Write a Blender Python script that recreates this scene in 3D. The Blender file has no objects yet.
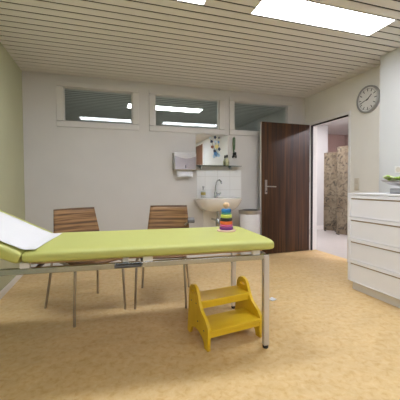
import bpy, bmesh, math, random
from math import sin, cos, pi, radians
from mathutils import Vector, Matrix
random.seed(4)
SC = bpy.context.scene
COL = SC.collection

# ------------------------------------------------------------------ helpers
def link(o, parent=None):
    COL.objects.link(o)
    if parent: o.parent = parent
    return o

def tag(o, label=None, cat=None, group=None, kind=None):
    if label: o['label'] = label
    if cat: o['category'] = cat
    if group: o['group'] = group
    if kind: o['kind'] = kind
    return o

def empty(name, loc=(0, 0, 0), rz=0.0, **k):
    o = bpy.data.objects.new(name, None)
    o.empty_display_size = .05
    o.location = loc; o.rotation_euler = (0, 0, rz)
    link(o)
    return tag(o, **k)

def copy_tree(o, parent=None):
    c = o.copy(); COL.objects.link(c)
    if parent: c.parent = parent
    for ch in list(o.children): copy_tree(ch, c)
    return c

class MB:
    def __init__(s): s.bm = bmesh.new()
    def box(s, a, b, M=None):
        x0, y0, z0 = a; x1, y1, z1 = b
        vs = [s.bm.verts.new(v) for v in ((x0,y0,z0),(x1,y0,z0),(x1,y1,z0),(x0,y1,z0),(x0,y0,z1),(x1,y0,z1),(x1,y1,z1),(x0,y1,z1))]
        for f in ((3,2,1,0),(4,5,6,7),(0,1,5,4),(1,2,6,5),(2,3,7,6),(3,0,4,7)):
            s.bm.faces.new([vs[i] for i in f])
        if M is not None: bmesh.ops.transform(s.bm, matrix=M, verts=vs)
        return s
    def tube(s, pts, r, n=12, cap=True, closed=False):
        P = [Vector(p) for p in pts]; rings = []
        N = len(P); up = None
        for i, p in enumerate(P):
            if closed: t = (P[(i+1) % N]-P[i-1]).normalized()
            else: t = (P[min(i+1, N-1)]-P[max(i-1, 0)]).normalized()
            if up is None:
                up = Vector((0,0,1)) if abs(t.z) < .9 else Vector((0,1,0))
            b = t.cross(up).normalized(); up = b.cross(t).normalized()
            rr = r[i] if isinstance(r, (list, tuple)) else r
            rings.append([s.bm.verts.new(p+(b*cos(2*pi*k/n)+up*sin(2*pi*k/n))*rr) for k in range(n)])
        for i in range(N if closed else N-1):
            A, B = rings[i], rings[(i+1) % N]
            for k in range(n):
                s.bm.faces.new((A[k], A[(k+1) % n], B[(k+1) % n], B[k]))
        if cap and not closed:
            s.bm.faces.new(rings[0][::-1]); s.bm.faces.new(rings[-1])
        return s
    def lathe(s, prof, c=(0,0,0), n=32, M=None):
        c = Vector(c); rings = []; allv = []
        for r, z in prof:
            if r < 1e-6: ring = [s.bm.verts.new(c+Vector((0,0,z)))]
            else: ring = [s.bm.verts.new(c+Vector((r*cos(2*pi*k/n), r*sin(2*pi*k/n), z))) for k in range(n)]
            rings.append(ring); allv += ring
        for A, B in zip(rings, rings[1:]):
            for k in range(n):
                a0, a1 = A[k % len(A)], A[(k+1) % len(A)]
                b0, b1 = B[k % len(B)], B[(k+1) % len(B)]
                q = []
                for v in (a0, a1, b1, b0):
                    if v not in q: q.append(v)
                if len(q) > 2: s.bm.faces.new(q)
        if len(rings[0]) > 1: s.bm.faces.new(rings[0][::-1])
        if len(rings[-1]) > 1: s.bm.faces.new(rings[-1])
        if M is not None: bmesh.ops.transform(s.bm, matrix=M, verts=allv)
        return s
    def prism(s, poly, y0, y1, f):
        """poly of (u,v); f(u,v,w)->xyz, extruded w from y0 to y1"""
        A = [s.bm.verts.new(f(u, v, y0)) for u, v in poly]
        B = [s.bm.verts.new(f(u, v, y1)) for u, v in poly]
        n = len(poly)
        s.bm.faces.new(A[::-1]); s.bm.faces.new(B)
        for i in range(n): s.bm.faces.new((A[i], A[(i+1) % n], B[(i+1) % n], B[i]))
        return s
    def grid(s, nu, nv, f, thick=None):
        V = [[s.bm.verts.new(f(i/(nu-1), j/(nv-1))) for j in range(nv)] for i in range(nu)]
        for i in range(nu-1):
            for j in range(nv-1):
                s.bm.faces.new((V[i][j], V[i+1][j], V[i+1][j+1], V[i][j+1]))
        return s
    def build(s, name, mat, parent=None, bevel=0, seg=2, smooth=False, sub=0, solid=0, loc=None):
        bmesh.ops.recalc_face_normals(s.bm, faces=s.bm.faces[:])
        me = bpy.data.meshes.new(name); s.bm.to_mesh(me); s.bm.free()
        me.materials.append(mat)
        o = bpy.data.objects.new(name, me); link(o, parent)
        if loc: o.location = loc
        if solid:
            m = o.modifiers.new('s', 'SOLIDIFY'); m.thickness = solid; m.offset = 0
        if bevel:
            m = o.modifiers.new('b', 'BEVEL'); m.width = bevel; m.segments = seg; m.limit_method = 'ANGLE'
        if sub:
            m = o.modifiers.new('u', 'SUBSURF'); m.levels = sub; m.render_levels = sub
        if smooth or bevel or sub:
            for p in me.polygons: p.use_smooth = True
            if not sub:
                try:
                    me.set_sharp_from_angle(angle=radians(40))
                except Exception: pass
        return o

# ------------------------------------------------------------------ materials
def mat(name, col, rough=.5, metal=0, spec=.5, noise=0, nscale=8, bump=0, bscale=60, **kw):
    m = bpy.data.materials.new(name); m.use_nodes = True
    nt = m.node_tree; b = nt.nodes['Principled BSDF']
    b.inputs['Base Color'].default_value = (*col, 1)
    b.inputs['Roughness'].default_value = rough
    b.inputs['Metallic'].default_value = metal
    b.inputs['Specular IOR Level'].default_value = spec
    for k, v in kw.items(): b.inputs[k.replace('_', ' ')].default_value = v
    tc = nt.nodes.new('ShaderNodeTexCoord')
    nz = nt.nodes.new('ShaderNodeTexNoise'); nz.inputs['Scale'].default_value = nscale
    nz.inputs['Detail'].default_value = 4
    nt.links.new(tc.outputs['Object'], nz.inputs['Vector'])
    rp = nt.nodes.new('ShaderNodeValToRGB')
    k = noise or .015
    rp.color_ramp.elements[0].position = .3; rp.color_ramp.elements[1].position = .7
    rp.color_ramp.elements[0].color = (*[c*(1-k) for c in col], 1)
    rp.color_ramp.elements[1].color = (*[min(1, c*(1+k)) for c in col], 1)
    nt.links.new(nz.outputs['Fac'], rp.inputs['Fac'])
    nt.links.new(rp.outputs['Color'], b.inputs['Base Color'])
    if bump:
        n2 = nt.nodes.new('ShaderNodeTexNoise'); n2.inputs['Scale'].default_value = bscale
        nt.links.new(tc.outputs['Object'], n2.inputs['Vector'])
        bp = nt.nodes.new('ShaderNodeBump'); bp.inputs['Strength'].default_value = bump
        bp.inputs['Distance'].default_value = .004
        nt.links.new(n2.outputs['Fac'], bp.inputs['Height'])
        nt.links.new(bp.outputs['Normal'], b.inputs['Normal'])
    return m

def wood(name, cols, stretch, rough=.4, scale=1.0, pos=(.3, .5, .7)):
    m = bpy.data.materials.new(name); m.use_nodes = True
    nt = m.node_tree; b = nt.nodes['Principled BSDF']
    b.inputs['Roughness'].default_value = rough
    tc = nt.nodes.new('ShaderNodeTexCoord'); mp = nt.nodes.new('ShaderNodeMapping')
    mp.inputs['Scale'].default_value = stretch
    nz = nt.nodes.new('ShaderNodeTexNoise'); nz.inputs['Scale'].default_value = scale
    nz.inputs['Detail'].default_value = 5; nz.inputs['Roughness'].default_value = .6
    rp = nt.nodes.new('ShaderNodeValToRGB')
    e = rp.color_ramp.elements
    e[0].position = pos[0]; e[0].color = (*cols[0], 1)
    e[1].position = pos[2]; e[1].color = (*cols[2], 1)
    x = e.new(pos[1]); x.color = (*cols[1], 1)
    nt.links.new(tc.outputs['Object'], mp.inputs['Vector'])
    nt.links.new(mp.outputs['Vector'], nz.inputs['Vector'])
    nt.links.new(nz.outputs['Fac'], rp.inputs['Fac'])
    nt.links.new(rp.outputs['Color'], b.inputs['Base Color'])
    return m

def lino(name):
    m = bpy.data.materials.new(name); m.use_nodes = True
    nt = m.node_tree; b = nt.nodes['Principled BSDF']; L = nt.links.new
    b.inputs['Roughness'].default_value = .42
    b.inputs['Specular IOR Level'].default_value = .35
    tc = nt.nodes.new('ShaderNodeTexCoord')
    def nz(sc, det, dist, st=(1, 1, 1)):
        mp = nt.nodes.new('ShaderNodeMapping'); mp.inputs['Scale'].default_value = st
        mp.inputs['Rotation'].default_value = (0, 0, .35)
        n = nt.nodes.new('ShaderNodeTexNoise'); n.inputs['Scale'].default_value = sc
        n.inputs['Detail'].default_value = det; n.inputs['Distortion'].default_value = dist
        n.inputs['Roughness'].default_value = .65
        L(tc.outputs['Object'], mp.inputs['Vector']); L(mp.outputs['Vector'], n.inputs['Vector'])
        return n
    n1 = nz(24, 6, .5); n2 = nz(3.5, 4, .4, (1, 1.8, 1))
    r1 = nt.nodes.new('ShaderNodeValToRGB'); e = r1.color_ramp.elements
    e[0].position = .32; e[0].color = (.66, .42, .17, 1)
    e[1].position = .7; e[1].color = (.80, .61, .34, 1)
    x = e.new(.47); x.color = (.745, .53, .255, 1)
    L(n1.outputs['Fac'], r1.inputs['Fac'])
    r2 = nt.nodes.new('ShaderNodeValToRGB'); e = r2.color_ramp.elements
    e[0].position = .35; e[0].color = (.92, .91, .90, 1); e[1].position = .65; e[1].color = (1.0, 1.0, 1.0, 1)
    L(n2.outputs['Fac'], r2.inputs['Fac'])
    mx = nt.nodes.new('ShaderNodeMix'); mx.data_type = 'RGBA'; mx.blend_type = 'MULTIPLY'
    mx.inputs[0].default_value = 1
    L(r1.outputs['Color'], mx.inputs[6]); L(r2.outputs['Color'], mx.inputs[7])
    L(mx.outputs[2], b.inputs['Base Color'])
    return m

def emis(name, col, s):
    m = bpy.data.materials.new(name); m.use_nodes = True
    nt = m.node_tree
    nt.nodes.remove(nt.nodes['Principled BSDF'])
    e = nt.nodes.new('ShaderNodeEmission'); e.inputs['Color'].default_value = (*col, 1)
    e.inputs['Strength'].default_value = s
    nt.links.new(e.outputs[0], nt.nodes['Material Output'].inputs['Surface'])
    return m

def glass(name, tint=(.9, .95, .92), ior=1.5, rough=0.0, gain=1.0):
    m = bpy.data.materials.new(name); m.use_nodes = True
    nt = m.node_tree; L = nt.links.new
    nt.nodes.remove(nt.nodes['Principled BSDF'])
    t = nt.nodes.new('ShaderNodeBsdfTransparent'); t.inputs['Color'].default_value = (*tint, 1)
    g = nt.nodes.new('ShaderNodeBsdfGlossy'); g.inputs['Roughness'].default_value = rough
    f = nt.nodes.new('ShaderNodeFresnel'); f.inputs['IOR'].default_value = ior
    mx = nt.nodes.new('ShaderNodeMixShader')
    L(f.outputs[0], mx.inputs[0]); L(t.outputs[0], mx.inputs[1]); L(g.outputs[0], mx.inputs[2])
    L(mx.outputs[0], nt.nodes['Material Output'].inputs['Surface'])
    return m

def printed(name):
    """aged map-like print: tan ground with dark sepia ink blotches and lines"""
    m = bpy.data.materials.new(name); m.use_nodes = True
    nt = m.node_tree; b = nt.nodes['Principled BSDF']; L = nt.links.new
    b.inputs['Roughness'].default_value = .7
    tc = nt.nodes.new('ShaderNodeTexCoord')
    n1 = nt.nodes.new('ShaderNodeTexNoise'); n1.inputs['Scale'].default_value = 9
    n1.inputs['Detail'].default_value = 8; n1.inputs['Roughness'].default_value = .72; n1.inputs['Distortion'].default_value = 1.6
    n2 = nt.nodes.new('ShaderNodeTexNoise'); n2.inputs['Scale'].default_value = 2.4; n2.inputs['Detail'].default_value = 3
    r1 = nt.nodes.new('ShaderNodeValToRGB'); e = r1.color_ramp.elements
    e[0].position = .36; e[0].color = (.04, .032, .022, 1); e[1].position = .52; e[1].color = (.27, .22, .15, 1)
    r2 = nt.nodes.new('ShaderNodeValToRGB'); e = r2.color_ramp.elements
    e[0].position = .35; e[0].color = (.62, .55, .48, 1); e[1].position = .6; e[1].color = (1, 1, 1, 1)
    mx = nt.nodes.new('ShaderNodeMix'); mx.data_type = 'RGBA'; mx.blend_type = 'MULTIPLY'; mx.inputs[0].default_value = 1
    L(tc.outputs['Object'], n1.inputs['Vector']); L(tc.outputs['Object'], n2.inputs['Vector'])
    L(n1.outputs['Fac'], r1.inputs['Fac']); L(n2.outputs['Fac'], r2.inputs['Fac'])
    L(r1.outputs['Color'], mx.inputs[6]); L(r2.outputs['Color'], mx.inputs[7]); L(mx.outputs[2], b.inputs['Base Color'])
    return m

def tiles(name):
    m = bpy.data.materials.new(name); m.use_nodes = True
    nt = m.node_tree; b = nt.nodes['Principled BSDF']; L = nt.links.new
    b.inputs['Roughness'].default_value = .15
    tc = nt.nodes.new('ShaderNodeTexCoord'); sp = nt.nodes.new('ShaderNodeSeparateXYZ'); cb = nt.nodes.new('ShaderNodeCombineXYZ')
    L(tc.outputs['Object'], sp.inputs[0]); L(sp.outputs['X'], cb.inputs['X']); L(sp.outputs['Z'], cb.inputs['Y'])
    br = nt.nodes.new('ShaderNodeTexBrick'); br.offset = 0; br.inputs['Scale'].default_value = 1
    br.inputs['Brick Width'].default_value = .2; br.inputs['Row Height'].default_value = .2
    br.inputs['Mortar Size'].default_value = .003
    br.inputs['Color1'].default_value = (.80, .80, .80, 1); br.inputs['Color2'].default_value = (.78, .78, .785, 1)
    br.inputs['Mortar'].default_value = (.66, .65, .64, 1)
    L(cb.outputs[0], br.inputs['Vector']); L(br.outputs['Color'], b.inputs['Base Color'])
    return m

def leafy(name):
    m = bpy.data.materials.new(name); m.use_nodes = True
    nt = m.node_tree; b = nt.nodes['Principled BSDF']; L = nt.links.new
    b.inputs['Roughness'].default_value = .8
    tc = nt.nodes.new('ShaderNodeTexCoord')
    v = nt.nodes.new('ShaderNodeTexVoronoi'); v.inputs['Scale'].default_value = 28
    r = nt.nodes.new('ShaderNodeValToRGB'); r.color_ramp.interpolation = 'CONSTANT'
    e = r.color_ramp.elements
    e[0].position = 0; e[0].color = (.10, .20, .02, 1); e[1].position = .22; e[1].color = (.42, .62, .10, 1)
    x = e.new(.55); x.color = (.72, .82, .45, 1)
    L(tc.outputs['Object'], v.inputs['Vector']); L(v.outputs['Distance'], r.inputs['Fac']); L(r.outputs['Color'], b.inputs['Base Color'])
    return m

M = dict(
    wall=mat('plaster_beige', (.62, .60, .59), .8, noise=.02, nscale=3, bump=.05),
    wall_cream=mat('plaster_cream', (.80, .78, .73), .8, noise=.02, nscale=3, bump=.05),
    wall_white=mat('plaster_white', (.64, .65, .65), .75, noise=.01, nscale=3, bump=.04),
    wall_green=mat('plaster_green', (.50, .51, .34), .8, noise=.02, nscale=3, bump=.04),
    wall_mauve=mat('plaster_mauve', (.62, .47, .43), .8, noise=.02),
    wall_dim=mat('plaster_grey_next_room', (.62, .62, .60), .8),
    slat=mat('ceiling_slat_paint', (.74, .715, .69), .55, noise=.012, nscale=2),
    slat_dim=mat('next_room_slat', (.62, .64, .60), .6),
    groove=mat('ceiling_gap', (.045, .035, .025), .9),
    floor=lino('marbled_linoleum'),
    corfloor=mat('corridor_floor', (.50, .47, .445), .35, noise=.03),
    frame=mat('frame_paint', (.62, .60, .58), .5),
    white=mat('white_paint', (.80, .79, .78), .4),
    cab=mat('cabinet_white', (.80, .81, .85), .38, noise=.006),
    cabgap=mat('cabinet_shadow_core', (.30, .26, .22), .6),
    bronze=mat('grip_strip', (.33, .25, .17), .4, .3),
    door=wood('dark_walnut', ((.014, .005, .0015), (.048, .017, .005), (.10, .040, .012)), (22, 22, .5), .36, 1.7, (.36, .5, .66)),
    zebra=wood('striped_walnut', ((.085, .038, .011), (.19, .092, .030), (.30, .165, .062)), (1.2, 1.2, 34), .5, 1.3, (.40, .5, .60)),
    zebra_seat=wood('striped_walnut_seat', ((.085, .038, .011), (.19, .092, .030), (.30, .165, .062)), (1.2, 34, 1.2), .5, 1.3, (.40, .5, .60)),
    chrome=mat('chrome', (.43, .45, .47), .22, 1.0),
    steel=mat('brushed_steel', (.50, .48, .47), .3, 1.0),
    legmetal=mat('satin_leg', (.66, .65, .68), .38, .75),
    tubemetal=mat('chair_tube', (.45, .41, .36), .3, 1.0),
    darkmetal=mat('dark_steel', (.12, .12, .13), .35, .8),
    black=mat('black_rubber', (.012, .012, .014), .5),
    vinyl=mat('lime_vinyl', (.49, .51, .15), .5, noise=.015, nscale=5, bump=.02, bscale=200),
    paper=mat('white_paper', (.74, .74, .77), .8, noise=.01),
    blockw=mat('white_plastic', (.80, .79, .79), .35),
    yellow=wood('yellow_paint', ((.78, .52, .018), (.82, .56, .022), (.85, .60, .03)), (3, 18, 3), .4),
    ceramic=mat('white_ceramic', (.80, .785, .76), .12),
    mirror=mat('mirror_silver', (.88, .90, .90), .02, 1.0),
    glass=glass('window_glass', (.95, .97, .96), 1.5),
    sglass=glass('shelf_glass', (.55, .72, .66), 1.45),
    tile=tiles('wall_tiles'),
    clockface=mat('clock_face', (.74, .73, .70), .4),
    rim=mat('clock_rim', (.42, .42, .41), .35, .7),
    binw=mat('bin_white', (.70, .69, .72), .35),
    switch=mat('switch_plastic', (.66, .61, .52), .4),
    switchw=mat('socket_plastic', (.78, .77, .74), .4),
    leafy=leafy('leaf_print_cloth'),
    grey=mat('grey_plastic', (.32, .32, .33), .4),
    print=printed('aged_map_print'),
    lamp=emis('lamp_diffuser', (.955, .985, 1.06), 12.0),
    corlamp=emis('corridor_lamp', (1.0, .95, .97), 20.0),
    nextlamp=emis('next_room_lamp', (.97, 1.0, .98), 7.0),
    lampframe=mat('lamp_frame', (.75, .73, .68), .4),
    soap=mat('soap_amber', (.42, .34, .10), .2),
    clear=mat('bottle_clear', (.55, .56, .55), .1),
    olive=mat('bottle_olive', (.50, .50, .32), .2),
    blue=mat('paint_blue', (.02, .20, .52), .4), teal=mat('paint_teal', (.01, .22, .20), .4),
    lime=mat('paint_lime', (.62, .70, .12), .4), orange=mat('paint_orange', (.82, .16, .03), .4),
    pink=mat('paint_pink', (.62, .10, .30), .4), purple=mat('paint_purple', (.19, .03, .24), .4),
    beech=mat('beech_wood', (.72, .50, .32), .5, noise=.05),
    base_pink=mat('pale_rose_wood', (.72, .50, .42), .5),
    strap=mat('green_strap', (.10, .17, .09), .7),
    petal_b=mat('petal_blue', (.10, .28, .60), .5), petal_d=mat('petal_dark', (.03, .05, .10), .5),
    petal_y=mat('petal_yellow', (.70, .58, .22), .5), petal_r=mat('petal_rust', (.30, .10, .06), .5),
    petal_l=mat('petal_sky', (.45, .62, .80), .5), stemg=mat('decal_stem', (.12, .20, .12), .6),
)

# ------------------------------------------------------------------ room
D, XL, XR, XP, H = 4.217, -.986, 3.156, 2.945, 2.5
YB = -1.6
def struct(name, mb, m, label, cat, parent=None, **k):
    o = mb.build(name, m, parent, **k)
    o['kind'] = 'structure'
    if parent is None: tag(o, label, cat)
    return o

struct('floor', MB().box((XL-.1, YB-.1, -.05), (XR+.124, D+.1, 0)), M['floor'], 'marbled yellow linoleum floor of the exam room', 'floor')

# ceiling: real slats on a dark backing, lamps let in between
lamps = [(1.16, 2.425, 1.988, 2.282), (-.50, .757, 1.988, 2.282), (1.16, 2.425, -.612, -.318), (-.50, .757, -1.312, -1.018)]
cb = MB()
k0 = -17
for k in range(-18, 43):
    y0 = k*.1 - .002; y1 = y0 + .083
    if y1 < YB or y0 > D: continue
    y0 = max(y0, YB); y1 = min(y1, D-.012)
    xs = [(XL, XR)]
    for a, b, c, d in lamps:
        if y1 > c+.005 and y0 < d-.005:
            n = []
            for s, e in xs:
                if a > s and b < e: n += [(s, a), (b, e)]
                else: n.append((s, e))
            xs = n
    for s, e in xs: cb.box((s, y0, H), (e, y1, H+.003))
ceil = struct('ceiling', cb, M['slat'], 'slatted beige metal ceiling above the exam room', 'ceiling')
c2 = MB().box((XL-.1, YB-.1, H+.10), (XR+.124, D+.1, H+.14)).build('ceiling_backing', M['groove'], ceil)
c2['kind'] = 'structure'

struct('wall_left', MB().box((XL-.1, YB-.1, 0), (XL, D+.1, H+.1)), M['wall_green'], 'pale green side wall left of the treatment couch', 'wall')
# back wall with three transom openings
wins = [(-.605, .437), (.578, 1.715), (1.793, 2.90)]
WZ0, WZ1 = 1.836, 2.413
wb = MB()
wb.box((XL, D, 0), (XR+.124, D+.1, WZ0)).box((XL, D, WZ1), (XR+.124, D+.1, H+.1))
px = XL
for a, b in wins:
    wb.box((px, D, WZ0), (a, D+.1, WZ1)); px = b
wb.box((px, D, WZ0), (XR+.124, D+.1, WZ1))
struct('wall_back', wb, M['wall'], 'beige back wall carrying the sink and the high windows', 'wall')
wlab = ['leftmost of the three high transom windows, nearest the green wall',
        'middle one of the three high transom windows, above the mirror',
        'rightmost of the three high transom windows, above the dark door']
for i, (a, b) in enumerate(wins):
    w = empty('window_%d' % (i+1), (a, D, WZ0), kind='structure', label=wlab[i], cat='window')
    W, Hh = b-a, WZ1-WZ0
    t = .012
    f = MB()
    for (x0, x1, z0, z1) in ((0, W, 0, .075), (0, W, Hh-.06, Hh), (0, .085, .075, Hh-.06), (W-.085, W, .075, Hh-.06)):
        f.box((x0+.002, -.014, z0+.002), (x1-.002, .075, z1-.002))
    f.build('window_frame', M['frame'], w, bevel=.004)
    g = MB()
    for (x0, x1, z0, z1) in ((.085, W-.085, .075, .087), (.085, W-.085, Hh-.072, Hh-.06), (.085, .097, .087, Hh-.072), (W-.097, W-.085, .087, Hh-.072)):
        g.box((x0, .01, z0), (x1, .06, z1))
    g.build('glazing_bead', M['frame'], w, bevel=.002)
    MB().box((.09, .032, .08), (W-.09, .038, Hh-.065)).build('pane', M['glass'], w).rotation_euler = (radians(-1.1), 0, 0)

# right wall with the doorway, projecting wall in front
DY0, DY1, DZ = 3.27, 4.09, 2.04
rb = MB()
rb.box((XR, DY1, 0), (XR+.124, D, H+.1)).box((XR, 2.61, 0), (XR+.124, DY0, H+.1)).box((XR, DY0, DZ), (XR+.124, DY1, H+.1))
struct('wall_right', rb, M['wall_cream'], 'cream side wall with the open doorway and the clock', 'wall')
struct('wall_projection', MB().box((XP, YB, 0), (XR+.124, 2.61, H+.1)), M['wall_white'], 'white projecting wall behind the white drawer cabinet', 'wall')
struct('wall_front', MB().box((XL, YB-.1, 0), (XR, YB, H+.1)), M['wall_white'], 'white wall behind the camera', 'wall')
struct('baseboard_left', MB().box((XL, YB, 0), (XL+.012, D, .07)), M['white'], 'white skirting along the green wall', 'baseboard', bevel=.003)
struct('baseboard_back', MB().box((XL+.012, D-.012, 0), (XR, D, .07)), M['white'], 'white skirting along the back wall', 'baseboard', bevel=.003)
struct('baseboard_right', MB().box((XR-.012, 2.61, 0), (XR, DY0-.04, .07)), M['white'], 'white skirting beneath the clock', 'baseboard', bevel=.003)
# slim steel door frame
tf = MB()
tf.box((XR-.012, DY1-.012, 0), (XR+.136, DY1+.035, DZ+.03)).box((XR-.006, DY0-.03, 0), (XR+.136, DY0+.012, DZ+.03)).box((XR-.006, DY0+.012, DZ-.012), (XR+.136, DY1-.012, DZ+.03))
tr = struct('trim_1', tf, M['white'], 'slim pale frame lining the open doorway', 'door frame', bevel=.003)
MB().box((XR+.012, DY1-.030, .0), (XR+.040, DY1-.012, DZ-.012)).box((XR+.012, DY0+.012, DZ-.030), (XR+.040, DY1-.030, DZ-.012)).build('seal', M['black'], tr)['kind'] = 'structure'

# door leaf, opened flat against the back wall; hinge at its right edge
dr = empty('door_1', (3.125, 4.075, .008), radians(1.5), kind='structure', label='dark walnut door leaf swung open against the back wall', cat='door')
MB().box((-.885, -.02, 0), (0, .02, 2.022)).build('door_leaf', M['door'], dr, bevel=.002)
MB().box((-.888, -.0205, 0), (-.885, .0205, 2.022)).build('edge_strip', M['frame'], dr)
hp = MB()
hp.box((-.823, -.027, .925), (-.785, -.02, 1.14))
hd = hp.build('handle_plate', M['steel'], dr, bevel=.003)
MB().tube([(-.804, -.025, 1.04), (-.804, -.062, 1.04), (-.79, -.072, 1.04), (-.66, -.072, 1.036)], .0095, 10).build('lever_handle', M['steel'], hd, smooth=True)
MB().lathe([(.012, 0), (.012, .01), (.008, .012)], n=16, M=Matrix.Translation((-.804, -.027, .965)) @ Matrix.Rotation(pi/2, 4, 'X')).build('lock_cylinder', M['darkmetal'], hd, smooth=True)
for z in (.25, 1.1, 1.78):
    MB().tube([(.006, -.012, z), (.006, -.012, z+.09)], .008, 10).build('hinge', M['steel'], dr, smooth=True)

# second dark door, seen only in the mirror
d2 = empty('door_2', (XP, -.96, 0), 0, kind='structure', label='brown door in the white side wall, seen only in the mirror', cat='door')
MB().box((-.035, -.36, .005), (-.006, .36, 2.38)).build('door_leaf', wood('brown_door', ((.10, .035, .010), (.16, .06, .018), (.22, .09, .03)), (14, 14, .6), .4), d2, bevel=.002)
MB().box((-.025, -.41, 0), (0, -.36, 2.43)).box((-.025, .36, 0), (0, .41, 2.43)).box((-.025, -.36, 2.38), (0, .36, 2.43)).build('door_frame', M['white'], d2)

# ------------------------------------------------------------------ corridor beyond the doorway
CX1 = 6.6
struct('floor_corridor', MB().box((XR+.124, 1.2, -.05), (CX1, 7.4, 0)), M['corfloor'], 'pale grey corridor floor beyond the doorway', 'floor')
struct('ceiling_corridor', MB().box((XR+.124, 1.2, 2.5), (CX1, 7.4, 2.55)), M['wall_white'], 'white corridor ceiling beyond the doorway', 'ceiling')
struct('wall_corridor_back', MB().box((XR+.224, 5.92, 0), (5.08, 6.02, 2.5)).box((4.98, 6.02, 0), (5.08, 7.3, 2.5)), M['wall_white'], 'white corridor wall left of the folding screen', 'wall')
struct('wall_corridor_mauve', MB().box((5.08, 7.0, 0), (CX1, 7.1, 2.5)), M['wall_mauve'], 'mauve wall at the end of the corridor behind the screen', 'wall')
struct('wall_corridor_right', MB().box((CX1, 1.2, 0), (CX1+.1, 7.1, 2.5)), M['wall_mauve'], 'mauve corridor side wall hidden by the doorway', 'wall')
struct('wall_corridor_left', MB().box((XR+.124, D+.1, 0), (XR+.224, 6.02, 2.5)), M['wall_white'], 'white corridor wall hidden behind the door frame', 'wall')
struct('wall_corridor_front', MB().box((XR+.124, 1.1, 0), (CX1, 1.2, 2.5)), M['wall_white'], 'white corridor end wall hidden behind the cabinet wall', 'wall')
struct('baseboard_corridor', MB().box((XR+.224, 5.905, 0), (5.08, 5.92, .09)), M['white'], 'white skirting on the corridor wall', 'baseboard', bevel=.003)

# room behind the transoms
nb = MB()
nb.box((-2.4, 8.4, .0), (XR+.1, 8.5, 2.6)).box((-2.5, D+.1, 0), (-2.4, 8.5, 2.6)).box((XR+.024, D+.1, 0), (XR+.12, 8.5, 2.6)).box((-2.4, D+.1, 1.0), (XR+.02, 8.4, 1.05))
struct('wall_next_room', nb, M['wall_dim'], 'dim grey walls of the next room behind the high windows', 'wall')
nc = MB()
y = D+.1
while y < 8.4:
    nc.box((-2.4, y, 2.5), (XR+.02, y+.070, 2.503)); y += .1
nco = struct('ceiling_next_room', nc, M['slat_dim'], 'grey slatted ceiling of the next room behind the high windows', 'ceiling')
MB().box((-2.5, D+.1, 2.58), (XR+.12, 8.5, 2.6)).build('ceiling_backing', M['groove'], nco)['kind'] = 'structure'

# ------------------------------------------------------------------ ceiling lights
def lamp_panel(loc, L, Wd, m, label, group):
    t = empty('ceiling_light', loc, label=label, cat='ceiling light', group=group)
    f = MB()
    f.box((-L/2, -Wd/2, -.002), (L/2, -Wd/2+.008, .06)).box((-L/2, Wd/2-.008, -.002), (L/2, Wd/2, .06))
    f.box((-L/2, -Wd/2+.008, -.002), (-L/2+.008, Wd/2-.008, .06)).box((L/2-.008, -Wd/2+.008, -.002), (L/2, Wd/2-.008, .06))
    f.build('light_frame', M['lampframe'], t)
    MB().box((-L/2, -Wd/2, .0605), (L/2, Wd/2, .064)).build('housing_lid', M['lampframe'], t)
    MB().box((-L/2+.009, -Wd/2+.009, .004), (L/2-.009, Wd/2-.009, .010)).build('diffuser', m, t)
    return t
ll = ['right-hand recessed fluorescent ceiling panel, nearer the clock', 'left-hand recessed fluorescent ceiling panel cut by the upper photo edge',
      'unseen fill light panel behind the camera, right', 'added fill light panel far behind the camera, left']  # last two panels are out of view, put in as fill light
for (a, b, c, d), lb in zip(lamps, ll):
    lamp_panel(((a+b)/2, (c+d)/2, H), b-a-.004, d-c-.004, M['lamp'], lb, 'recessed fluorescent ceiling panels')
lamp_panel((1.06, 5.48, 2.494), 1.38, .30, M['nextlamp'], 'lit lamp panel in the next room seen through the middle high window', 'lamps outside the room')
lamp_panel((4.5, 2.2, 2.488), .26, .40, emis('corridor_spot', (1.0, .93, 1.0), 105), 'corridor ceiling lamp lighting the open doorway', 'lamps outside the room')
lamp_panel((6.0, 4.2, 2.488), .6, .6, M['corlamp'], 'unseen corridor lamp added to brighten the mauve wall', 'lamps outside the room')  # extra lamp outside the view, added to lighten the mauve wall
lamp_panel((4.0, 5.2, 2.488), .5, .5, M['corlamp'], 'corridor ceiling lamp near the folding screen', 'lamps outside the room')

# ------------------------------------------------------------------ treatment couch
RB = radians(-5)
bed = empty('treatment_couch', (.985, 1.712, 0), RB, label='lime green padded treatment couch on a chrome frame', cat='treatment couch')
def cushion(x0, x1, y0, y1, z0, z1, r=.032, taper=0):
    """rounded pad with a softly crowned top"""
    mb = MB()
    nx, ny = 26, 14
    n = 5
    prof = []
    # cross-section in y/z, superellipse-like
    sec = []
    w, h = (y1-y0)/2, (z1-z0)/2
    for i in range(40):
        a = 2*pi*i/40
        ca, sa = cos(a), sin(a)
        e = .28
        sec.append((w*abs(ca)**e*(1 if ca > 0 else -1), h*abs(sa)**.55*(1 if sa > 0 else -1)))
    rings = []
    ends = [(0, .80), (.010, .92), (.028, .975), (.06, 1.0)]
    L = x1-x0
    xs = [(x0+d, s) for d, s in ends]+[(x0+L*k/8, 1) for k in range(1, 8)]+[(x1-d, s) for d, s in reversed(ends)]
    for x, s in xs:
        sy = 1-(1-s)*.12*(.72/(y1-y0)); 
        rings.append([mb.bm.verts.new((x, (y0+y1)/2+yy*(1-(1-s)*.10), (z0+z1)/2+zz*s)) for yy, zz in sec])
    for A, B in zip(rings, rings[1:]):
        for i in range(40): mb.bm.faces.new((A[i], A[(i+1) % 40], B[(i+1) % 40], B[i]))
    mb.bm.faces.new(rings[0][::-1]); mb.bm.faces.new(rings[-1])
    return mb
cushion(-1.425, .035, -.055, .665, .647, .725).build('mattress', M['vinyl'], bed, smooth=True)
HA = radians(27)
hx = Matrix.Translation((-1.435, 0, .69)) @ Matrix.Rotation(HA, 4, 'Y')
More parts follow.
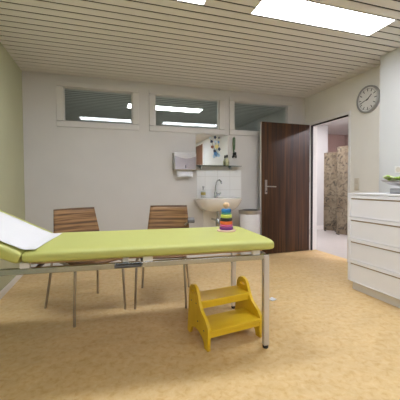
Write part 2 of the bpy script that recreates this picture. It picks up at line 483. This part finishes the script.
hc = cushion(-.49, 0, -.055, .655, -.056, .037)
bmesh.ops.transform(hc.bm, matrix=hx, verts=hc.bm.verts[:])
hc.build('headrest', M['vinyl'], bed, smooth=True)
fr = MB()
RX0 = -1.905
fr.box((RX0, -.014, .588), (.018, .018, .621)); fr.build('front_rail', M['chrome'], bed, bevel=.003)
MB().box((RX0, .632, .588), (.018, .664, .621)).build('rear_rail', M['chrome'], bed, bevel=.003)
MB().box((-.012, .018, .590), (.016, .632, .619)).build('end_rail', M['legmetal'], bed, bevel=.003)
MB().box((RX0, .018, .590), (RX0+.03, .632, .619)).build('end_rail', M['legmetal'], bed, bevel=.003)
MB().box((-.80, .018, .592), (-.76, .632, .617)).build('cross_member', M['darkmetal'], bed, bevel=.003)
MB().tube([(-1.38, .02, .606), (-1.38, .63, .606)], .012, 10).build('cross_member', M['darkmetal'], bed, smooth=True)
MB().box((-1.42, .06, .626), (.0, .10, .644)).box((-1.42, .53, .626), (0, .57, .644)).box((-1.42, .10, .63), (0, .53, .644)).build('mattress_board', M['beech'], bed, bevel=.002)
for (x0, x1, y) in ((-1.45, -1.40, -.012), (-.905, -.87, .0), (-.79, -.73, -.012), (-.095, -.045, -.012), (-.095, -.045, .63), (-.84, -.79, .63), (-.40, -.33, .63), (-1.45, -1.40, .63)):
    MB().box((x0, y, .6215), (x1, y+.03, .652)).build('support_block', M['blockw'], bed, bevel=.003)
for lx in (-.002, RX0+.02):
    for ly in (-.018, .63):
        lg = MB().box((lx-.019, ly, .022), (lx+.019, ly+.038, .619)).build('leg', M['legmetal'], bed, bevel=.004)
        MB().lathe([(.016, 0), (.019, .004), (.019, .016), (.012, .022)], (lx, ly+.019, 0), 16).build('foot', M['black'], lg, smooth=True)
st = MB().tube([(-1.5, .30, .62), (-1.62, .30, .69), (-1.70, .30, .755)], .012, 10).build('headrest_support', M['darkmetal'], bed, smooth=True)
# adjusting lever in mid rail
MB().tube([(-.80, -.018, .607), (-.80, -.034, .607), (-.95, -.036, .606)], .009, 10).build('adjusting_lever', M['darkmetal'], bed, smooth=True)

# paper sheet on the headrest
def sheet(u, v):
    y = -.03+v*.565
    # u 0..1 runs from mattress (right) up the headrest (left)
    d = -.055-.012*v+u*.52            # distance up the headrest from the hinge
    hd = max(d, 0.0)
    hxx, hzz = -1.416-hd*cos(HA), .7235+hd*sin(HA)
    x = hxx-min(d, 0.0); z = max(.7268, hzz)
    x -= .003*sin(HA); z += .0022
    z += .0012*sin(9*y+14*u)
    return (x, y, z)
pb = MB().grid(30, 18, sheet)
ps = pb.build('paper_sheet', M['paper'], None, smooth=True, solid=.0015)
ps.location = bed.location; ps.rotation_euler = bed.rotation_euler
tag(ps, 'white paper sheet spread over the raised headrest', 'paper sheet')

# ------------------------------------------------------------------ stacking toy
toy = empty('stacking_toy', (.857, 2.075, .7235), .3, label='colourful ring stacking toy standing on the green couch', cat='toy')
def disc(r, z0, z1, b=.004):
    return MB().lathe([(r-b, z0), (r, z0+b), (r, z1-b), (r-b, z1)], n=8 if False else 24)
disc(.071, 0, .013).build('base', M['base_pink'], toy, smooth=True)
for r, z0, z1, mm in ((.052, .0135, .036, 'purple'), (.049, .0365, .053, 'pink'), (.047, .0535, .078, 'orange'), (.046, .0785, .102, 'black'),
                      (.042, .1025, .128, 'lime'), (.039, .1285, .142, 'teal'), (.037, .1425, .170, 'blue')):
    disc(r, z0, z1, .005).build('ring', M[mm], toy, smooth=True)
MB().lathe([(.013, .1705), (.013, .178), (.020, .184), (.024, .194), (.023, .206), (.016, .215), (0, .219)], n=20).build('top_knob', M['beech'], toy, smooth=True)

# ------------------------------------------------------------------ step stool
ST = empty('step_stool', (.603, 1.782, 0), radians(8), label='bright yellow wooden two-step stool in front of the couch legs', cat='step stool')
outline = [(0, 0), (0, .06), (-.004, .11), (-.002, .150), (.022, .182), (.055, .205), (.090, .228), (.113, .262), (.131, .305), (.144, .338), (.163, .360), (.190, .370),
           (.222, .366), (.247, .350), (.262, .322), (.270, .27), (.283, .15), (.300, 0), (.262, 0), (.248, .035), (.222, .062), (.185, .076), (.150, .079), (.112, .074), (.076, .060), (.050, .035), (.040, 0)]
def side_panel(x):
    cu = bpy.data.curves.new('side', 'CURVE'); cu.dimensions = '2D'; cu.fill_mode = 'BOTH'; cu.extrude = .009
    cu.bevel_depth = .002
    for pts in (outline, [(.196+.034*cos(a)+0*sin(a), .322+.011*sin(a)) for a in [2*pi*k/18 for k in range(18)]]):
        sp = cu.splines.new('POLY'); sp.points.add(len(pts)-1); sp.use_cyclic_u = True
        for p, q in zip(sp.points, pts): p.co = (q[0]*1.1, q[1], 0, 1)
    tmp = bpy.data.objects.new('tmp', cu); COL.objects.link(tmp)
    bpy.context.view_layer.update()
    me = bpy.data.meshes.new_from_object(tmp.evaluated_get(bpy.context.evaluated_depsgraph_get()))
    COL.objects.unlink(tmp); bpy.data.objects.remove(tmp); bpy.data.curves.remove(cu)
    Mx = Matrix(((0, 0, 1, x), (1, 0, 0, 0), (0, 1, 0, 0), (0, 0, 0, 1)))
    me.transform(Mx)
    me.materials.clear(); me.materials.append(M['yellow'])
    o = bpy.data.objects.new('side_panel', me); link(o, ST)
    return o
sp1 = side_panel(.011); sp2 = side_panel(.419)
MB().box((.0205, -.014, .118), (.4095, .20, .138)).build('lower_step', M['yellow'], ST, bevel=.003)
MB().box((.0205, .0, .083), (.4095, .016, .117)).build('lower_apron', M['yellow'], ST, bevel=.002)
MB().box((.0205, .122, .260), (.4095, .305, .280)).build('upper_step', M['yellow'], ST, bevel=.003)
MB().box((.0205, .134, .224), (.4095, .150, .259)).build('upper_apron', M['yellow'], ST, bevel=.002)
for y, z in ((.05, .115), (.145, .14), (.17, .255), (.25, .25)):
    MB().lathe([(.005, 0), (.005, .002), (.003, .0025)], n=12, M=Matrix.Translation((-.0005, y, z)) @ Matrix.Rotation(-pi/2, 4, 'Y')).build('screw_head', M['darkmetal'], sp1, smooth=True)

# ------------------------------------------------------------------ chairs
def chair(loc, rz, label, arm):
    c = empty('visitor_chair', loc, rz, label=label, cat='chair', group='walnut visitor chairs by the back wall')
    r = .0105
    for sx in (-1, 1):
        MB().tube([(sx*.222, -.265, 0), (sx*.215, -.262, .20), (sx*.205, -.258, .425), (sx*.195, -.24, .437)], r, 12).build('leg', M['tubemetal'], c, smooth=True)
        MB().tube([(sx*.245, .268, 0), (sx*.225, .225, .22), (sx*.206, .19, .44), (sx*.178+.02, .232, .56), (sx*.150+.035, .292, .80)], r, 12).build('leg', M['tubemetal'], c, smooth=True)
    MB().tube([(-.2, -.24, .437), (-.2, .19, .44)], r, 10).tube([(.2, -.24, .437), (.2, .19, .44)], r, 10).tube([(-.2, -.1, .437), (.2, -.1, .437)], r*.9, 10).tube([(-.2, .17, .44), (.2, .17, .44)], r*.9, 10).build('seat_frame', M['tubemetal'], c, smooth=True)
    def seat(u, v):
        x = (u-.5)*(.44); y = -.275+v*.47
        z = .462+.010*(2*u-1)**2 - (.03*max(0, .18-v)/.18)**1.0*.6 + .012*max(0, v-.8)/.2
        return (x, y, z)
    MB().grid(14, 14, seat).build('seat', M['zebra_seat'], c, smooth=True, solid=.012)
    def back(u, v):
        w = .455-.075*v
        x = (u-.5)*w+.036
        z = .50+v*.362
        y = .195+.085*v + .028*(1-(2*u-1)**2)
        return (x, y, z)
    MB().grid(16, 10, back).build('backrest', M['zebra'], c, smooth=True, solid=.011)
    if arm:
        a = MB().box((.235, .08, .70), (.305, .30, .735)).build('arm_pad', mat('arm_grey', (.13, .13, .14), .4), c, bevel=.008)
        MB().tube([(.205, .235, .66), (.24, .23, .69), (.262, .22, .702)], .010, 10).build('arm_bracket', M['tubemetal'], a, smooth=True)
    return c
chair((-.185, 2.755, 0), radians(29), 'striped walnut chair nearest the green wall, backrest showing above the couch', False)
chair((.505, 2.80, 0), radians(-15.5), 'striped walnut chair nearer the sink, grey arm pad at its right', True)

# ------------------------------------------------------------------ drawer cabinet
cab = empty('drawer_cabinet', (2.35, 2.44, 0), label='tall white four-drawer cabinet against the white wall', cat='cabinet')
CL, CD = 1.25, XP-2.35-.004     # runs towards -y, depth to +x
MB().box((.022, -CL, .090), (CD, 0, .967)).build('carcass', M['cab'], cab, bevel=.002)
MB().box((.0, -CL-.002, .969), (CD, .002, .985)).build('top_panel', M['cab'], cab, bevel=.002)
MB().box((.05, -CL+.02, 0), (CD, -.02, .089)).build('plinth', mat('plinth_grey', (.74, .73, .73), .5), cab)
dz = (.965-.092)/4
for i in range(4):
    z0 = .092+i*dz+.002; z1 = .092+(i+1)*dz-.002
    a, b = -CL+.003, -.003
    g = .030
    t = MB()
    t.box((0, a, z1-g), (.020, b, z1)).box((0, a, z0), (.020, b, z0+.004)).box((0, b-.028, z0+.004), (.020, b, z1-g)).box((0, a, z0+.004), (.020, a+.028, z1-g))
    d = t.build('drawer', M['cab'], cab, bevel=.0015)
    MB().box((.007, a+.028, z0+.004), (.018, b-.028, z1-g-.012)).build('drawer_panel', M['cab'], d)
    MB().box((.010, a+.028, z1-g-.012), (.0195, b-.028, z1-g)).build('grip_strip', M['bronze'], d)

# baby scale and cloth on the cabinet
bs = empty('baby_scale', (2.60, 1.77, .9855), label='grey baby scale with a shallow tray on the white cabinet', cat='scale')
MB().box((-.13, -.24, 0), (.13, .31, .048)).build('base', M['grey'], bs, bevel=.010, seg=3)
for cy in (.0, .2): MB().tube([(-.0, cy, .0485), (-.0, cy, .058)], .025, 16).build('column', M['grey'], bs, smooth=True)
def tray(u, v):
    y = -.36+u*.72; x = (v-.5)*.34
    z = .062+.045*(2*v-1)**2 + .018*abs(2*u-1)**4
    return (x, y, z)
MB().grid(24, 12, tray).build('tray', M['steel'], bs, smooth=True, solid=.010)
def cloth(u, v):
    y = 1.77-.33+u*.69; x = 2.60+(v-.5)*.30
    uu = (y-1.77+.36)/.72; vv = (x-2.6)/.34+.5
    z = .9855+.062+.045*(2*vv-1)**2+.018*abs(2*uu-1)**4 + .022 + .012*sin(9*u+3*v)*sin(7*v) + .030*math.exp(-((u-.93)/.08)**2)+.055*math.exp(-((u-.60)/.2)**2)
    return (x, y, z)
tag(MB().grid(40, 20, cloth).build('patterned_cloth', M['leafy'], None, smooth=True, solid=.012), 'green leaf-patterned cloth lying in the baby scale tray', 'cloth')

# ------------------------------------------------------------------ clock
ck = empty('wall_clock', (XR, 2.952, 2.137), label='round white wall clock with grey rim above the doorway side', cat='clock')
RotX = Matrix.Rotation(-pi/2, 4, 'Y')      # lathe axis to -x
MB().lathe([(.168, 0), (.170, .02), (.166, .036), (.158, .040), (.149, .037), (.146, .030), (.146, 0)], n=48, M=RotX).build('rim', M['rim'], ck, smooth=True)
MB().lathe([(.146, 0), (.146, .024)], n=48, M=RotX).build('clock_face', M['clockface'], ck)
mk = MB()
def hand(mb, ang, r0, r1, w, x0, x1, up=None):
    # ang clockwise from 12 as seen from -x side (viewer looks along +x: right is -y)
    dy, dzz = -sin(ang), cos(ang)
    Mx = Matrix(((1, 0, 0, 0), (0, dzz, dy, 0), (0, -dy, dzz, 0), (0, 0, 0, 1)))
    mb.box((x0, -w/2, r0), (x1, w/2, r1), Mx)
for k in range(60):
    if k % 5 == 0: hand(mk, 2*pi*k/60, .098, .134, .009, -.0255, -.0242)
    else: hand(mk, 2*pi*k/60, .124, .134, .0025, -.0255, -.0242)
mk.build('dial_marks', M['black'], ck)
hb = MB(); hand(hb, radians(51), -.02, .078, .010, -.029, -.027); hb.build('hour_hand', M['black'], ck)
hb = MB(); hand(hb, radians(252), -.025, .118, .008, -.032, -.030); hb.build('minute_hand', M['black'], ck)
MB().lathe([(.008, 0), (.008, .034), (.004, .036)], n=16, M=RotX).build('hand_hub', M['black'], ck)

# switches, socket
sw = empty('light_switch', (XR, 3.13, 1.075), label='double cream light switch plate right of the doorway', cat='light switch')
MB().box((-.006, -.040, -.08), (0, .040, .08)).build('plate', M['switch'], sw, bevel=.003)
for z in (-.038, .038): MB().box((-.013, -.030, z-.030), (-.0065, .030, z+.030)).build('rocker', M['switch'], sw, bevel=.003)
so = empty('wall_socket', (XP, 2.372, 1.226), label='white wall socket above the drawer cabinet', cat='socket')
MB().box((-.008, -.042, -.038), (0, .042, .038)).build('plate', M['switchw'], so, bevel=.003)
MB().lathe([(.026, 0), (.026, .002), (.022, .0025)], n=24, M=Matrix.Translation((-.0085, 0, 0)) @ RotX).build('socket_well', M['switch'], so)

# ------------------------------------------------------------------ wash place
tl = struct('trim_2', MB().box((1.275, D-.008, .80), (1.99, D, 1.30)), M['tile'], 'white glazed tiles on the wall behind the sink', 'wall tiles')
MB().box((1.37, D-.008, .12), (1.69, D, .7995)).build('pipe_panel', M['white'], tl)['kind'] = 'structure'
sk = empty('wash_basin', (1.535, D-.008, .885), label='cream ceramic wash basin on the back wall', cat='sink')
def basin():
    mb = MB(); n = 48
    def ring(hw, d0, d1, z, e=.55):
        # half-width hw, back at y=d0, front at y=-d1; rounded D shape
        out = []
        for k in range(n):
            a = 2*pi*k/n
            ca, sa = cos(a), sin(a)
            x = hw*abs(ca)**.62*(1 if ca > 0 else -1)
            if sa >= 0: y = d0*abs(sa)**.25
            else: y = -d1*abs(sa)**.75
            out.append(mb.bm.verts.new((x, y-.23, z)))
        return out
    rs = [ring(.15, .21, .04, -.185), ring(.21, .225, .10, -.175), ring(.265, .229, .165, -.13), ring(.305, .23, .215, -.06), ring(.322, .23, .232, -.012), ring(.325, .23, .236, 0),
          ring(.315, .228, .226, .004), ring(.268, .10, .185, -.004), ring(.25, .09, .165, -.05), ring(.18, .05, .10, -.12), ring(.03, .01, .03, -.14)]
    for A, B in zip(rs, rs[1:]):
        for k in range(n): mb.bm.faces.new((A[k], A[(k+1) % n], B[(k+1) % n], B[k]))
    mb.bm.faces.new(rs[0][::-1]); mb.bm.faces.new(rs[-1])
    return mb
basin().build('bowl', M['ceramic'], sk, smooth=True)
fx, fy = .0, -.085
fc = MB().lathe([(.030, 0), (.030, .006), (.024, .012), (.021, .05), (.023, .075), (.018, .085)], (fx, fy, .003), 20)
fc.tube([(fx, fy, .08), (fx, fy, .16), (fx+.008, fy-.01, .215), (fx+.016, fy-.04, .255), (fx+.03, fy-.08, .262), (fx+.04, fy-.11, .242), (fx+.044, fy-.122, .205)], .0105, 12)
f0 = fc.build('faucet', M['chrome'], sk, smooth=True)
MB().tube([(fx+.02, fy, .045), (fx+.055, fy-.005, .05)], .016, 14).tube([(fx+.055, fy-.005, .05), (fx+.075, fy-.02, .075)], [.016, .012], 12).build('lever', M['chrome'], f0, smooth=True)
tp = MB().tube([(-.03, -.25, -.18), (-.03, -.25, -.30)], .016, 12).lathe([(.028, -.40), (.032, -.39), (.032, -.30), (.02, -.285)], (-.03, -.25, 0), 18).tube([(-.03, -.25, -.32), (-.03, -.16, -.32), (-.03, -.005, -.32)], .015, 12)
tp.build('drain_trap', M['chrome'], sk, smooth=True)
for x in (.075, .12):
    MB().tube([(x, -.002, -.36), (x, -.05, -.36)], .010, 10).lathe([(.014, -.385), (.014, -.345), (.008, -.34)], (x, -.05, 0), 14).build('stop_valve', M['darkmetal'], sk, smooth=True)

sd = empty('soap_dispenser', (1.345, D-.085, .8895), label='amber soap pump bottle on the left rim of the sink', cat='soap bottle')
MB().lathe([(.033, 0), (.036, .005), (.036, .038), (.034, .04)], n=20).build('bottle_base', M['clear'], sd, smooth=True)
MB().lathe([(.036, .0405), (.036, .078), (.034, .08)], n=20).build('label_band', M['soap'], sd, smooth=True)
MB().lathe([(.036, .0805), (.034, .095), (.014, .11), (.012, .12)], n=20).build('shoulder', M['clear'], sd, smooth=True)
MB().lathe([(.009, .12), (.009, .15), (.014, .152), (.014, .165)], n=14).tube([(0, 0, .16), (0, -.045, .157)], .007, 8).build('pump', M['grey'], sd, smooth=True)

mr = empty('wall_mirror', (1.512, D, 1.600), label='frameless mirror above the sink', cat='mirror')
MB().box((-.255, -.006, -.225), (.255, 0, .225)).build('mirror_glass', M['mirror'], mr)
for x in (-.2, .2): MB().box((x-.01, -.011, -.230), (x+.01, 0, -.2255)).build('mirror_clip', M['chrome'], mr)
sh = empty('glass_shelf', (1.60, D, 1.352), label='narrow glass shelf under the mirror', cat='shelf')
MB().box((-.36, -.125, 0), (.345, -.002, .008)).build('shelf_plate', M['sglass'], sh, bevel=.001)
for x in (-.275, .185):
    MB().tube([(x, 0, -.012), (x, -.075, -.010)], .012, 12).lathe([(.016, -.045), (.018, -.03), (.014, -.012)], (x, -.06, 0), 14).build('bracket', M['chrome'], sh, smooth=True)
bt = empty('lotion_bottle', (1.738, D-.046, 1.3605), label='olive glass bottle with black cap on the glass shelf', cat='bottle')
MB().lathe([(.029, 0), (.032, .004), (.031, .075), (.020, .100), (.012, .112), (.011, .125)], n=20).build('bottle_body', M['olive'], bt, smooth=True)
MB().lathe([(.013, .1255), (.013, .165), (.010, .168)], n=14).build('cap', M['black'], bt, smooth=True)

# flower decal on the mirror
fd = empty('flower_decal', (1.512, D-.0068, 1.60), label='flower spray sticker on the upper middle of the mirror', cat='sticker')
stems = MB()
flw = [(.05, .19, .024, 'petal_d'), (.115, .185, .018, 'petal_d'), (-.005, .125, .024, 'petal_d'), (.055, .125, .020, 'petal_l'), (.005, .045, .026, 'petal_r'), (.075, .052, .034, 'petal_y'),
       (.115, .015, .026, 'petal_d'), (.045, -.015, .026, 'petal_d'), (.06, -.06, .040, 'petal_b'), (.10, -.075, .034, 'petal_l'), (.035, -.095, .028, 'petal_l'), (.105, .12, .018, 'petal_b'), (-.03, .175, .014, 'petal_l')]
for x, z, r, c in flw:
    stems.tube([(.07, -.0004, -.10), ((x+.07)/2+.01, -.0004, (z-.10)/2), (x, -.0004, z)], .0012, 6)
    f = MB()
    pts = []
    for k in range(40):
        a = 2*pi*k/40
        rr = r*(.62+.38*abs(cos(2.5*a)))
        pts.append((x+rr*cos(a), z+rr*sin(a)))
    f.prism(pts, -.0022, -.0012, lambda u, v, w: (u, w, v))
    f.build('blossom', M[c], fd)
stems.build('stems', M['stemg'], fd)

# hanging strap
hs = empty('hanging_strap', (1.865, D, 1.80), label='green strap with a black clip hanging right of the mirror', cat='strap')
MB().tube([(0, 0, 0), (0, -.03, 0), (0, -.034, .012)], .005, 8).build('hook', M['chrome'], hs, smooth=True)
MB().tube([(-.012, -.024, -.015), (-.013, -.022, -.10), (-.006, -.020, -.19), (.0, -.018, -.235)], .011, 10).tube([(.012, -.024, -.015), (.012, -.022, -.10), (.008, -.020, -.19)], .009, 10).tube([(-.012, -.024, -.015), (0, -.026, -.002), (.012, -.024, -.015)], .010, 10).build('strap_loop', M['strap'], hs, smooth=True)
MB().box((-.018, -.032, -.30), (.010, -.010, -.235)).box((.012, -.032, -.27), (.036, -.012, -.225)).box((.020, -.03, -.315), (.042, -.014, -.272)).box((-.03, -.03, -.315), (-.012, -.012, -.28)).build('clip', M['black'], hs, bevel=.004)

# towel dispenser
pd = empty('towel_dispenser', (1.072, D, 1.286), label='steel paper towel dispenser left of the mirror', cat='towel dispenser')
MB().box((-.164, -.11, 0), (.164, 0, .254)).build('housing', M['steel'], pd, bevel=.008, seg=3)
def cover(u, v):
    a = u
    return None
cv = MB(); pts = [(-.15, .012)]+[(.15, .012)]+[(.15, .20)]+[(.15-.30*k/12, .20-.035*sin(pi*k/12)) for k in range(1, 12)]+[(-.15, .20)]
cv.prism(pts, -.1215, -.1155, lambda u, v, w: (u, w, v)); cv.build('front_cover', mat('polished_steel', (.66, .62, .68), .12, 1.0), pd)
MB().box((-.006, -.124, .03), (.006, -.1216, .075)).build('sight_slot', M['darkmetal'], pd)
MB().tube([(.0, -.05, .25), (0, -.05, .258)], .02, 14).build('lock', M['steel'], pd, smooth=True)
def towel(u, v):
    return (-.12+.235*u, -.055-.035*v, .004-.10*v+.006*sin(3*u))
tw = MB().grid(8, 6, towel).build('paper_towel', M['paper'], None, smooth=True, solid=.012)
tw.location = (1.072, D, 1.286)
tag(tw, 'white paper towel hanging out of the steel dispenser', 'paper towel')

# pedal bin
bn = empty('waste_bin', (1.995, 3.93, 0), label='white waste bin with chrome rim between sink and door', cat='bin')
MB().lathe([(.135, 0), (.138, .01), (.150, .645), (.148, .650)], n=40).build('body', M['binw'], bn, smooth=True)
MB().lathe([(.152, .651), (.160, .657), (.162, .702), (.156, .709), (.142, .705), (.140, .67), (.140, .651)], n=40).build('rim_ring', M['steel'], bn, smooth=True)
MB().lathe([(.138, .68), (.138, .69), (.10, .712), (0, .72)], n=40).build('lid', M['darkmetal'], bn, smooth=True)
MB().lathe([(.140, 0), (.142, .012), (.1385, .02)], n=40).build('base_ring', M['black'], bn, smooth=True)

# ------------------------------------------------------------------ folding screen in the corridor
fs = empty('folding_screen', (4.85, 5.3, 0), label='tall folding screen with an aged map print in the corridor', cat='folding screen')
P = [(4.80, 5.72), (4.95, 5.44), (4.70, 5.19), (4.79, 4.84), (5.02, 4.60)]
zt = [1.80, 1.84, 1.87, 1.87]
for (a, b), h in zip(zip(P, P[1:]), zt):
    ax, ay = a[0]-4.85, a[1]-5.3; bx, by = b[0]-4.85, b[1]-5.3
    L = math.hypot(bx-ax, by-ay); th = math.atan2(by-ay, bx-ax)
    lf = MB().box((.008, -.012, .02), (L-.008, .012, h)).build('screen_leaf', M['print'], fs, bevel=.002)
    lf.location = (ax, ay, 0); lf.rotation_euler = (0, 0, th)
    for zz in (.35, .95, 1.6):
        MB().tube([(L, .0, zz), (L, .0, zz+.06)], .007, 8).build('hinge', M['darkmetal'], lf)
    for fx0 in (.02, L-.06): MB().box((fx0, -.014, 0), (fx0+.04, .014, .0195)).build('foot', M['darkmetal'], lf)

# scrap of paper on the floor
def scrap(u, v):  # lies flat with a raised fold
    return ((u-.5)*.075, (v-.5)*.05, .003+.014*abs(sin(5*u+1))*(.4+v*.6))
sc = MB().grid(12, 8, scrap).build('paper_scrap', M['paper'], None, smooth=True, solid=.001)
sc.location = (1.457, 2.41, .0); sc.rotation_euler = (0, 0, .4)
tag(sc, 'small crumpled white paper scrap on the floor behind the couch leg', 'paper scrap')

# ------------------------------------------------------------------ world, camera, view
w = bpy.data.worlds.new('world'); SC.world = w; w.use_nodes = True
w.node_tree.nodes['Background'].inputs['Color'].default_value = (.05, .05, .05, 1)
cam = bpy.data.cameras.new('camera'); co = bpy.data.objects.new('camera', cam); link(co)
def cam_axes(yaw, pitch, roll):
    a, b, c = radians(yaw), radians(pitch), radians(roll)
    fw = Vector((sin(a)*cos(b), cos(a)*cos(b), -sin(b))); r = Vector((cos(a), -sin(a), 0)); u = r.cross(fw)
    return r*cos(c)+u*sin(c), u*cos(c)-r*sin(c), fw
r_, u_, f_ = cam_axes(17.4015, 1.6656, -.3224)
co.matrix_world = Matrix(((r_.x, u_.x, -f_.x, 0), (r_.y, u_.y, -f_.y, 0), (r_.z, u_.z, -f_.z, 1.0717), (0, 0, 0, 1)))
cam.sensor_width = 36; cam.lens = 297.107/400*36; cam.shift_y = -(200-193.898)/400
cam.clip_start = .02
SC.camera = co
vs = SC.view_settings
vs.view_transform = 'Standard'; vs.look = 'None'; vs.gamma = 1; vs.use_curve_mapping = False
vs.exposure = 0.98
